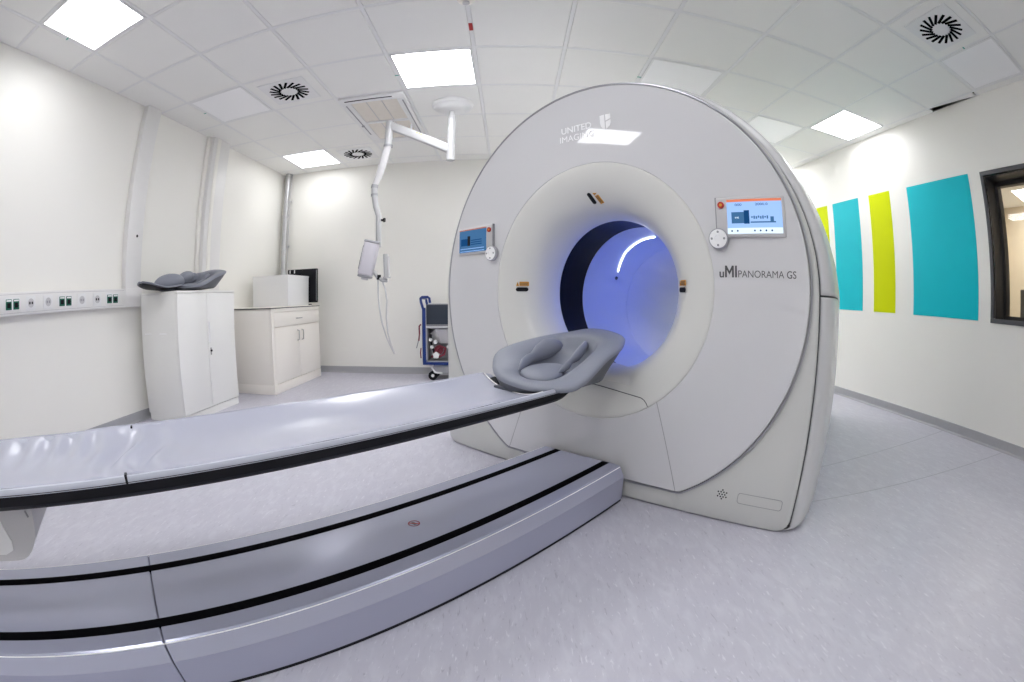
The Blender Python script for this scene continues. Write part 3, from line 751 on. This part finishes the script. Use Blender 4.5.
# operating panels with screens
def panel(side):
    cx = side * .754; s = side
    P = thing_part = bpy.data.objects.new('control_panel', None); COL.objects.link(P); P.parent = G
    y = dish(.80)
    b = MB().box(.61 * s, .897 * s, y - .012, y + .012, 1.143, 1.303, .007, seg=3) if s > 0 else MB().box(-.897, -.61, y - .012, y + .012, 1.143, 1.303, .007, seg=3)
    b = b.build('panel_housing', M['lgrey'], G)
    bpy.data.objects.remove(P)
    x0, x1 = (.658, .885) if s > 0 else (-.885, -.658)
    yb = y - .0125
    if s > 0:
        sc_ = MB().box(x0, x1, yb - .0005, yb, 1.158, 1.292).build('screen', M['screen'], b)
        MB().box(x0, x1, yb - .0012, yb - .0004, 1.282, 1.292).build('status_bar', M['scr_orange'], sc_)
        MB().box(x0, x1, yb - .0012, yb - .0004, 1.158, 1.180).build('icon_bar', M['scr_white'], sc_)
        MB().box(x0 + .018, x0 + .070, yb - .0012, yb - .0004, 1.198, 1.242).build('gantry_icon', M['screen_dim'], sc_)
        MB().box(x0 + .070, x0 + .092, yb - .0013, yb - .0004, 1.196, 1.248).build('bore_icon', M['scr_dark'], sc_)
        q = MB(); q.box(x0 + .096, x0 + .20, yb - .0012, yb - .0004, 1.199, 1.204); q.box(x0 + .178, x0 + .192, yb - .0012, yb - .0004, 1.204, 1.222)
        for k in range(8): q.box(x0 + .100 + .009 * k, x0 + .106 + .009 * k, yb - .0012, yb - .0004, 1.214 + (.004 if k % 3 == 0 else 0), 1.224 + .002 * (k % 2))
        q.build('table_icon', M['screen_dim'], sc_)
        for k in range(9):
            if k in (2, 3, 8): continue
            q = MB(); q.cyl((x0 + .018 + .0235 * k, yb - .0018, 1.169), (x0 + .018 + .0235 * k, yb - .0011, 1.169), .0038, n=12)
            q.build('icon', M['scr_dark'], sc_)
        text('000', .013, (x0 + .034, yb - .0010, 1.266), M['scr_dark'], sc_, 'readout', sx=1.5)
        text('2000.0', .013, (x0 + .118, yb - .0010, 1.266), M['scr_dark'], sc_, 'readout', sx=1.5)
        text('IHE', .009, (x0 + .032, yb - .0016, 1.217), M['scr_white'], sc_, 'readout', sx=1.3)
    else:
        sc_ = MB().box(x0, x1, yb - .0005, yb, 1.158, 1.292).build('screen', M['screen_dim'], b)
        MB().box(x0, x1, yb - .0012, yb - .0004, 1.286, 1.292).build('status_bar', M['scr_red'], sc_)
        MB().box(x0 + .015, x0 + .072, yb - .0012, yb - .0004, 1.198, 1.238).build('gantry_icon', M['scr_dark'], sc_)
        MB().box(x0 + .072, x0 + .094, yb - .0013, yb - .0004, 1.196, 1.252).build('bore_icon', M['black'], sc_)
        q = MB()
        for k in range(3): q.box(x0 + .10, x0 + .19, yb - .0012, yb - .0004, 1.200 + .012 * k, 1.205 + .012 * k)
        q.build('table_icon', M['scr_dark'], sc_)
        q = MB(); q.box(x0 + .01, x0 + .21, yb - .0012, yb - .0004, 1.178, 1.181); q.box(x0 + .01, x0 + .21, yb - .0012, yb - .0004, 1.163, 1.166); q.build('icon_bar', M['screen'], sc_)
    bx = .634 * s
    MB().cyl((bx, yb, 1.272), (bx, yb - .005, 1.272), .0135, n=28).build('stop_button', M['red'], b)
    MB().cyl((bx, yb - .005, 1.272), (bx, yb - .0062, 1.272), .006, n=20).build('button_mark', M['orange'], b)
    MB().box(min(.6085 * s, .612 * s), max(.6085 * s, .612 * s), y - .012, y + .004, 1.17, 1.303).build('side_edge', M['grey'], b)
    kx = .618 * s; kz = 1.140
    d = MB().lathe([(.040, .0), (.042, -.012), (.041, -.018), (.037, -.020)], 'Y', c=(kx, y, kz), n=48).build('dial_ring', M['silver'], b)
    MB().lathe([(.037, -.018), (.036, -.022), (.015, -.023), (.014, -.0195), (.0001, -.0195)], 'Y', c=(kx, y, kz), n=48).build('dial', M['logo'], d)
    for k in range(4):
        a = k * PI / 2
        MB().cyl((kx + .026 * math.cos(a), y - .022, kz + .026 * math.sin(a)), (kx + .026 * math.cos(a), y - .0242, kz + .026 * math.sin(a)), .0045, n=12).build('dial_button', M['grey'], d)
panel(1); panel(-1)
# logos
yl = -.0007
text('UNITED', .046, (-.146, yl, 1.712), M['logo'], G, 'maker_logo', dishf=dish, bold=.0005, sx=1.09)
text('IMAGING', .046, (-.158, yl, 1.666), M['logo'], G, 'maker_logo', dishf=dish, bold=0., sx=1.07)
def flat(pts, name, material):
    D_ = lambda x, z: yl + dish(math.hypot(x, z - ZC))
    m = MB(); m.loft([[(x, D_(x, z) - .0008, z) for x, z in pts], [(x, D_(x, z), z) for x, z in pts]], True, True, True)
    return m.build(name, material, G, False)
sx0, sz0 = .082, 1.688; w_, h_ = .058, .075
flat([(sx0, sz0 + h_), (sx0 + .025, sz0 + h_ * 1.02), (sx0 + .025, sz0), (sx0 + .012, sz0 + .006), (sx0 + .003, sz0 + .020), (sx0, sz0 + .036)], 'logo_shield', M['logo'])
flat([(sx0 + .031, sz0 + h_ * 1.02), (sx0 + w_, sz0 + h_), (sx0 + w_, sz0 + .052), (sx0 + .031, sz0 + .043)], 'logo_shield', M['logo'])
flat([(sx0 + .031, sz0 + .037), (sx0 + w_, sz0 + .045), (sx0 + w_, sz0 + .030), (sx0 + .052, sz0 + .015), (sx0 + .031, sz0)], 'logo_shield', M['logo'])
yl2 = -.0007
text('u', .047, (.611, yl2, .993), M['ink'], G, 'model_logo', dishf=dish, bold=.0006, sx=1.0)
x_, z_, w2, h2, k2 = .637, .993, .037, .045, .0075
flat([(x_, z_), (x_ + k2, z_), (x_ + k2, z_ + h2 - .016), (x_ + w2 / 2, z_ + .010), (x_ + w2 - k2, z_ + h2 - .016), (x_ + w2 - k2, z_), (x_ + w2, z_), (x_ + w2, z_ + h2), (x_ + w2 - k2, z_ + h2), (x_ + w2 / 2, z_ + .024), (x_ + k2, z_ + h2), (x_, z_ + h2)], 'model_logo', M['ink'])
flat([(x_ + .0425, z_), (x_ + .050, z_), (x_ + .050, z_ + h2), (x_ + .0425, z_ + h2)], 'model_logo', M['ink'])
text('PANORAMA', .0385, (.690, yl2, .9935), M['ink'], G, 'model_logo', dishf=dish, bold=-.0002, sx=.905)
text('GS', .0385, (.891, yl2, .9935), M['ink'], G, 'model_logo', dishf=dish, bold=.0002, sx=.88)
# speaker holes and rating plate on the foot of the plate
for k, (dx, dz) in enumerate([(0, 0)] + [(.0125 * math.cos(PI * j / 3), .0125 * math.sin(PI * j / 3)) for j in range(6)] + [(.022 * math.cos(PI * j / 3 + .52), .020 * math.sin(PI * j / 3 + .52)) for j in range(6)]):
    MB().cyl((.700 + dx, .0112, .125 + dz), (.700 + dx, .0145, .125 + dz), .0036, n=12).build('speaker_hole', M['black'], G)
o = MB()
def rrect(x0, x1, z0, z1, r, n=6):
    P = []
    for cx, cz, a0 in ((x1 - r, z1 - r, 0), (x0 + r, z1 - r, PI / 2), (x0 + r, z0 + r, PI), (x1 - r, z0 + r, 1.5 * PI)):
        for k in range(n + 1): P.append((cx + r * math.cos(a0 + k / n * PI / 2), cz + r * math.sin(a0 + k / n * PI / 2)))
    return P
P0, P1 = rrect(.770, .972, .099, .147, .013), rrect(.7725, .9695, .1015, .1445, .0115)
o.loft([[(x, .0113, z) for x, z in P0], [(x, .0111, z) for x, z in P1]]).build('plate_outline', M['seam_l'], G, False)
MB().loft([[(x, .0116, z) for x, z in P1], [(x, .0109, z) for x, z in rrect(.775, .967, .104, .142, .010)]], True, False, True).build('cover_plate', M['shell'], G, False)

# ------------------------------------------------------------------ patient table
TB = thing('patient_table', 'long silver patient table on a floor rail base, leading into the scanner', 'patient table', world(UC, 0), RZ)
prof = [(-.243, .014), (-.243, .122), (-.222, .164), (-.214, .170), (-.205, .172), (.205, .172), (.214, .170), (.222, .164), (.243, .122), (.243, .014)]
def base_seg(y0, y1):
    c = .003
    R_ = []
    for y, k in ((y0, c), (y0 + c, 0), (y1 - c, 0), (y1, c)):
        R_.append([(x * (1 - k * 2), y, z - (k if z > .05 else 0)) for x, z in prof])
    return MB().loft(R_, True, True, True)
base_seg(-1.35, 1.034).build('base_cover', M['bed'], TB, True, 22)
base_seg(1.0375, 2.872).build('base_cover', M['bed'], TB, True, 22)
MB().box(-.18, .18, .9, 1.2, .02, .160).build('base_core', M['seam'], TB)
MB().box(-.240, .240, -1.34, 2.865, .0, .016).build('base_gasket', M['black'], TB)
for x0, x1 in ((-.146, -.112), (.126, .162)):
    MB().box(x0, x1, -1.34, 2.868, .160, .1728, .0).build('rail_slot', M['void'], TB)
for s_ in (-1, 1):
    m = MB(); m.tube([(s_ * .2215, -1.34, .1655), (s_ * .2215, 2.865, .1655)], .0016, 8); m.build('painted_edge_highlight', M['logo'], TB)  # white line painted in as the highlight along the chamfer edge
# round sticker on the base
m = MB().lathe([(.0165, .1722), (.0165, .1728), (.0205, .1728), (.0205, .1722)], c=(.004, 1.933, 0), n=32).build('step_sticker', M['maroon'], TB)
MB().box(-.018, .018, -.002, .002, .1722, .1729, rot=Matrix.Translation((.004, 1.933, 0)) @ Matrix.Rotation(.8, 4, 'Z')).build('sticker_bar', M['red'], m)
MB().box(-.011, .010, -.006, .006, .1721, .1726, rot=Matrix.Translation((.004, 1.933, 0)) @ Matrix.Rotation(.1, 4, 'Z')).build('sticker_foot', M['ink'], m)

# lifting column and carriage under the pallet
def side_prof(yf, zt, zb, r, n=8):
    P = [(-.75, zt), (-.75, zb)]
    for k in range(n + 1):
        a = -PI / 2 + k / n * PI / 2
        P.append((yf - r + r * math.cos(a), zb + r * 1.3 + r * 1.3 * math.sin(a)))
    P.append((yf + .004, zt)); return P
pr = side_prof(.795, .535, .380, .105)
MB().loft([[(x, y, z) for y, z in pr] for x in (-.13, .13)], True, True, True).build('carriage', M['lgrey'], TB, True, 40)
pr2 = [(-.74, .52), (-.74, .398), (.655, .398), (.685, .408), (.692, .43), (.665, .52)]
MB().loft([[(x, y, z) for y, z in pr2] for x in (.1295, .133)], True, True, True).build('side_panel', M['white'], TB, True, 30)
MB().tube([(.131, .772, .50), (.131, .776, .485)], .003, 8).build('carriage_clip', M['grey'], TB)
MB().box(-.12, .12, -.62, .10, .165, .39, .02).build('lift_column', M['white'], TB)
MB().box(-.125, .125, -.63, .11, .172, .20, .01).build('column_collar', M['grey'], TB)

# pallet
def tilt(y): return -.013 * (2.4 - y) / 1.6
YE = 2.50
def yend(x): return 2.335 + .115 * max(0., (.21 - x) / .415) ** 1.05
HP = [(-.2045, .5735), (-.204, .553), (-.190, .540), (-.150, .531), (.150, .531), (.190, .540), (.204, .553), (.2045, .5735), (.180, .570), (.12, .540), (.0, .536), (-.12, .540), (-.180, .570)]
R_ = []
ylist = [-.95 + .1 * k for k in range(34)] 
tipn = [(2.38, 0), (2.43, .001), (2.46, .005), (2.478, .011), (2.490, .019), (2.496, .028)]
for y in [v for v in ylist if v < 2.35]: R_.append([(x, y, z + tilt(y)) for x, z in HP])
for y, d in tipn: R_.append([(x, y, min(z + d, .5735) + tilt(y)) for x, z in HP])
MB().loft(R_, True, True, True).build('pallet_hull', M['black'], TB, True, 40)
# side rims: light rail with a dark groove line
for s_ in (-1, 1):
    sec = [(.178, .571), (.204, .5738), (.2068, .5745), (.2068, .5755), (.2045, .5760), (.2045, .5772), (.2075, .5780), (.2075, .584), (.204, .589), (.198, .590), (.190, .584), (.180, .574)]
    RR = []
    for y in [v for v in ylist if v < 2.42] + [2.46, 2.48, 2.492, 2.498]:
        q = max(0, (y - 2.46) / .04); k = 1 - .75 * q * q
        RR.append([(s_ * (.193 + (x - .193) * (1 - .2 * q)), y, .566 + (z - .566) * k + tilt(y)) for x, z in sec])
    MB().loft(RR, True, True, True).build('side_rim', M['rim'], TB, True, 40)
    MB().tube([(s_ * .2052, -.95, .5766 + tilt(-.95)), (s_ * .2052, 2.44, .5766 + tilt(2.44))], .0011, 6).build('groove_line', M['black'], TB)
# cushion sheet with folds
m = MB(); NXs, NYs = 44, 300; rows = []
def sheet_z(x, y):
    q = x / .2065
    z = .557 + .0375 * abs(q) ** 2.6
    # folds gathered near the strap
    ed = max(0., 1 - abs(q) ** 5)
    g = ed * math.exp(-((y - 1.10) / .10) ** 2)
    z += .0150 * g * math.sin(58 * (y + .10 * x * math.sin(9 * x)) + 2.2 * math.sin(17 * x + 1)) * (1 - .5 * abs(q))
    g2 = ed * math.exp(-((y - .80) / .30) ** 2)
    z += .0105 * g2 * math.sin(66 * y + 6 * x + 3 * math.sin(6 * y)) * max(0, -q + .1) ** 1.5 * 1.1
    z += .0018 * math.sin(9 * y + 11 * x) * math.sin(5 * y - 3) + .0007 * math.sin(23 * y - 15 * x)
    return z + tilt(y)
for j in range(NYs + 1):
    r = []
    for i in range(NXs + 1):
        x = -.2065 + (.2065 + .199) * i / NXs; y = -.95 + (yend(x) + .95) * j / NYs
        r.append(Vector((x, y, sheet_z(x, y))))
    rows.append(r)
m.loft(rows, False)
sh = m.build('cushion_sheet', M['sheet'], TB, True, 80)
sm = sh.modifiers.new('thickness', 'SOLIDIFY'); sm.thickness = .004; sm.offset = -1
edge = [(-.200 + .40 * k / 30, yend(-.200 + .40 * k / 30) + .002, sheet_z(-.2 + .4 * k / 30, yend(-.2 + .4 * k / 30)) - .001) for k in range(31)]
MB().tube(edge, .0035, 8).build('sheet_hem', M['white'], TB)
for x, z in ((-.195, .592), (.200, .592)):
    MB().box(x - .008, x + .008, 1.095, 1.101, z - .02 + tilt(1.1), z + .0015 + tilt(1.1)).build('strap_end', M['black'], TB)
# neck of the pallet that carries the head cradle
MB().box(-.10, .10, 2.20, 2.56, .538, .5545, .006).build('cradle_bracket', M['foam_d'], TB)

# ------------------------------------------------------------------ head cradles
def smooth_loop(P, n):
    N = len(P); out = []
    for i in range(n):
        q = i / n * N; k = int(q); f = q - k
        p0, p1, p2, p3 = (Vector(P[(k + j) % N]) for j in (-1, 0, 1, 2))
        out.append(.5 * ((2 * p1) + (-p0 + p2) * f + (2 * p0 - 5 * p1 + 4 * p2 - p3) * f * f + (-p0 + 3 * p1 - 3 * p2 + p3) * f ** 3))
    return out
OUT = [(2.447, 2.429, .595), (2.458, 2.50, .608), (2.450, 2.59, .637), (2.435, 2.70, .675), (2.425, 2.83, .708), (2.36, 2.96, .733), (2.24, 3.02, .752), (2.15, 3.0, .755),
       (2.07, 2.95, .737), (2.0, 2.84, .72), (1.97, 2.68, .698), (1.98, 2.55, .672), (2.03, 2.475, .633), (2.10, 2.42, .614), (2.20, 2.375, .603), (2.34, 2.365, .595)]
INN = [(2.319, 2.521, .598), (2.330, 2.57, .612), (2.331, 2.639, .635), (2.325, 2.72, .662), (2.312, 2.80, .688), (2.295, 2.85, .708), (2.256, 2.865, .724), (2.18, 2.862, .727),
       (2.10, 2.86, .718), (2.07, 2.80, .705), (2.08, 2.71, .685), (2.10, 2.62, .662), (2.14, 2.54, .635), (2.16, 2.49, .608), (2.24, 2.455, .594), (2.295, 2.475, .591)]
BOT = [(2.33, 2.44, .555), (2.385, 2.53, .564), (2.40, 2.62, .570), (2.40, 2.71, .573), (2.37, 2.79, .592), (2.31, 2.85, .592), (2.22, 2.865, .58), (2.17, 2.85, .58),
       (2.125, 2.80, .575), (2.10, 2.73, .57), (2.09, 2.65, .562), (2.09, 2.56, .557), (2.10, 2.48, .555), (2.14, 2.42, .552), (2.20, 2.39, .552), (2.26, 2.40, .552)]
WEL = [(2.285, 2.535, .576), (2.295, 2.58, .580), (2.297, 2.64, .588), (2.29, 2.71, .600), (2.275, 2.77, .62), (2.255, 2.81, .64), (2.225, 2.825, .65), (2.185, 2.825, .652),
       (2.14, 2.81, .645), (2.12, 2.76, .63), (2.12, 2.69, .61), (2.135, 2.62, .595), (2.16, 2.56, .584), (2.185, 2.515, .578), (2.24, 2.49, .573), (2.275, 2.505, .574)]
def cradle_mesh(root, dx, dy, dz):
    n = 96
    O = [p - Vector((dx, dy, dz)) for p in smooth_loop(OUT, n)]; I = [p - Vector((dx, dy, dz)) for p in smooth_loop(INN, n)]
    B = [p - Vector((dx, dy, dz)) for p in smooth_loop(BOT, n)]; W = [p - Vector((dx, dy, dz)) for p in smooth_loop(WEL, n)]
    cen = sum(O, Vector()) / n
    def mixr(P, Q, f, up=0.): return [p.lerp(q, f) + Vector((0, 0, up)) for p, q in zip(P, Q)]
    top = [mixr(O, B, .10, -.008), mixr(O, B, .03, -.016), [p + Vector((0, 0, -.012)) for p in O], [p + (p - cen) * .004 + Vector((0, 0, -.005)) for p in O], mixr(O, I, .03, .001), mixr(O, I, .14, .006), mixr(O, I, .4, .009), mixr(O, I, .7, .009), mixr(O, I, .92, .004), mixr(I, W, .04, -.004),
           mixr(I, W, .3, -.018), mixr(I, W, .65, -.012), W]
    top.append([(w + (sum(W, Vector()) / n - w) * .5) for w in W])
    m = MB().loft(top, True, False, True)
    sh = m.build('padded_rim', M['foam'], root, True, 70)
    MB().loft([mixr(O, B, .08, -.010), mixr(O, B, .30, -.012), mixr(O, B, .7, -.006), B, mixr(B, W, .2, -.006)], True, False, True).build('under_shell', M['foam_d'], root, True, 60)
    # seat pad and the two side pads
    def pad(ctrl, r, name):
        pts = smooth_loop(ctrl, 40); c = sum(pts, Vector()) / 40
        off = Vector((dx, dy, dz)); lay = []
        for f, h in ((1.0, -.012), (1.03, .0), (1.0, .008), (.9, .015), (.7, .021), (.4, .025), (.1, .026)):
            lay.append([c + (p - c) * f + Vector((0, 0, h * r)) - off for p in pts])
        return MB().loft(lay, True, True, True).build(name, M['foam'], root, True, 70)
    pad([(2.150, 2.515, .606), (2.200, 2.485, .594), (2.262, 2.495, .588), (2.285, 2.55, .588), (2.268, 2.63, .600), (2.225, 2.69, .614), (2.165, 2.68, .618), (2.135, 2.59, .614)], .8, 'neck_pad')
    # left pad: upright cloud shaped cushion leaning on the far wall
    def upright(path, r0, name):
        P = [Vector(p) - Vector((dx, dy, dz)) for p, _ in path]; rad = [r for _, r in path]
        m = MB(); rings = []
        for i, p in enumerate(P):
            d = (P[min(i + 1, len(P) - 1)] - P[max(i - 1, 0)]).normalized(); s = d.cross(Vector((0, 0, 1))).normalized(); up = s.cross(d)
            rings.append([p + s * (math.cos(a) * rad[i] * r0) + up * (math.sin(a) * rad[i]) for a in [2 * PI * k / 16 for k in range(16)]])
        return m.loft(rings, True, True, True).build(name, M['foam'], root, True, 70)
    upright([((2.152, 2.50, .614), .004), ((2.136, 2.53, .622), .018), ((2.120, 2.565, .632), .025), ((2.112, 2.60, .642), .025), ((2.110, 2.63, .650), .022), ((2.108, 2.67, .664), .036), ((2.110, 2.72, .680), .043), ((2.120, 2.76, .688), .038), ((2.135, 2.79, .690), .020), ((2.14, 2.80, .690), .004)], .60, 'side_pad')
    upright([((2.272, 2.60, .606), .003), ((2.268, 2.63, .614), .014), ((2.264, 2.67, .628), .018), ((2.258, 2.70, .640), .014), ((2.256, 2.745, .658), .024), ((2.248, 2.79, .676), .025), ((2.238, 2.835, .694), .021), ((2.230, 2.86, .704), .005)], .60, 'side_pad')
HC = thing('head_cradle', 'grey padded head cradle fixed on the end of the patient table', 'head support', world(UC, 2.60, .556), RZ)
cradle_mesh(HC, UC, 2.60, .556)
MB().box(-.08, .08, -.215, -.0, .0, .012, .004).build('insert_tongue', M['foam_d'], HC)
SP = thing('head_cradle', 'spare grey padded head cradle lying on top of the tall cabinet', 'head support', (.53, 1.62, 1.0195), 0)
cradle_mesh(SP, UC, 2.60, .5515)
tg = MB(); RR = []; RB_ = []
for k in range(19):
    q = k / 18; y = -.20 - .455 * q
    z = .030 - .026 * math.sin(min(q / .8, 1) * PI * .5) + .048 * max(0, (q - .5) / .5) ** 1.6
    w = .10 + .035 * math.sin(q * PI) - .07 * max(0, (q - .85) / .15) ** 2
    RR.append([(-w, y, z + .022), (-w * .6, y, z + .016), (0, y, z + .012), (w * .6, y, z + .016), (w, y, z + .022), (w * .97, y, z + .030), (w * .6, y, z + .030), (0, y, z + .027), (-w * .6, y, z + .030), (-w * .97, y, z + .030)])
    RB_.append([(-w * .85, y, z + .015), (0, y, z + .004), (w * .85, y, z + .015), (w * .6, y, z + .0165), (0, y, z + .0122), (-w * .6, y, z + .0165)])
tg.loft(RR, True, True, True).build('insert_tongue', M['foam'], SP, True, 60)
MB().loft(RB_, True, True, True).build('tongue_base', M['black'], SP)
def blob(c, r, tilt_, name):
    m = MB(); t = bmesh.new(); bmesh.ops.create_uvsphere(t, u_segments=28, v_segments=18, radius=1)
    Rm = Matrix.Translation(c) @ Matrix.Rotation(tilt_, 4, 'X')
    for v in t.verts:
        v.co = Rm @ Vector((v.co.x * r[0], v.co.y * r[1], v.co.z * r[2]))
    m.merge(t); return m.build(name, M['foam'], SP, True, 70)
blob((-.06, -.235, .078), (.10, .185, .075), .10, 'cushion_pad')
blob((-.05, -.02, .125), (.06, .105, .052), .25, 'cushion_pad')

# ------------------------------------------------------------------ camera: fisheye lens standing by the table
KP = [-0.0950027630, -0.00283896905, -0.00284132539, 1.14454091, 0.0758545526, 3.24935738, -1.39898520, 0]
cd = bpy.data.cameras.new('camera'); cam = bpy.data.objects.new('camera', cd); COL.objects.link(cam)
cd.type = 'PANO'; cd.panorama_type = 'FISHEYE_LENS_POLYNOMIAL'
cd.sensor_fit = 'HORIZONTAL'; cd.sensor_width = 36; cd.sensor_height = 36 * 682 / 1024
cd.fisheye_fov = PI; cd.clip_start = .02; cd.clip_end = 60
cd.fisheye_polynomial_k0 = 0; cd.fisheye_polynomial_k1 = -KP[3] / 18; cd.fisheye_polynomial_k2 = 0
cd.fisheye_polynomial_k3 = -KP[4] / 18 ** 3; cd.fisheye_polynomial_k4 = 0
Rw = Matrix.Rotation(KP[2], 3, 'Z') @ Matrix.Rotation(KP[0], 3, 'X') @ Matrix.Rotation(KP[1], 3, 'Y')
mw = Matrix.Identity(4)
for i in range(3):
    mw[i][0] = Rw[i][0]; mw[i][1] = Rw[i][2]; mw[i][2] = -Rw[i][1]
mw[0][3], mw[1][3], mw[2][3] = KP[5], KP[6], .895
cam.matrix_world = mw
sc.camera = cam

# ------------------------------------------------------------------ world and colour
w = bpy.data.worlds.new('world'); sc.world = w; w.use_nodes = True
w.node_tree.nodes['Background'].inputs[0].default_value = (.8, .85, 1, 1)
w.node_tree.nodes['Background'].inputs[1].default_value = .05
vs = sc.view_settings
sc.display_settings.display_device = 'sRGB'
vs.view_transform = 'Standard'; vs.look = 'None'; vs.gamma = 1; vs.use_curve_mapping = False
vs.exposure = 0.5
sc.cycles.max_bounces = 10; sc.cycles.diffuse_bounces = 6; sc.cycles.glossy_bounces = 5
sc.cycles.use_denoising = True; sc.cycles.denoiser = 'OPENIMAGEDENOISE'
sc.cycles.sample_clamp_indirect = 8
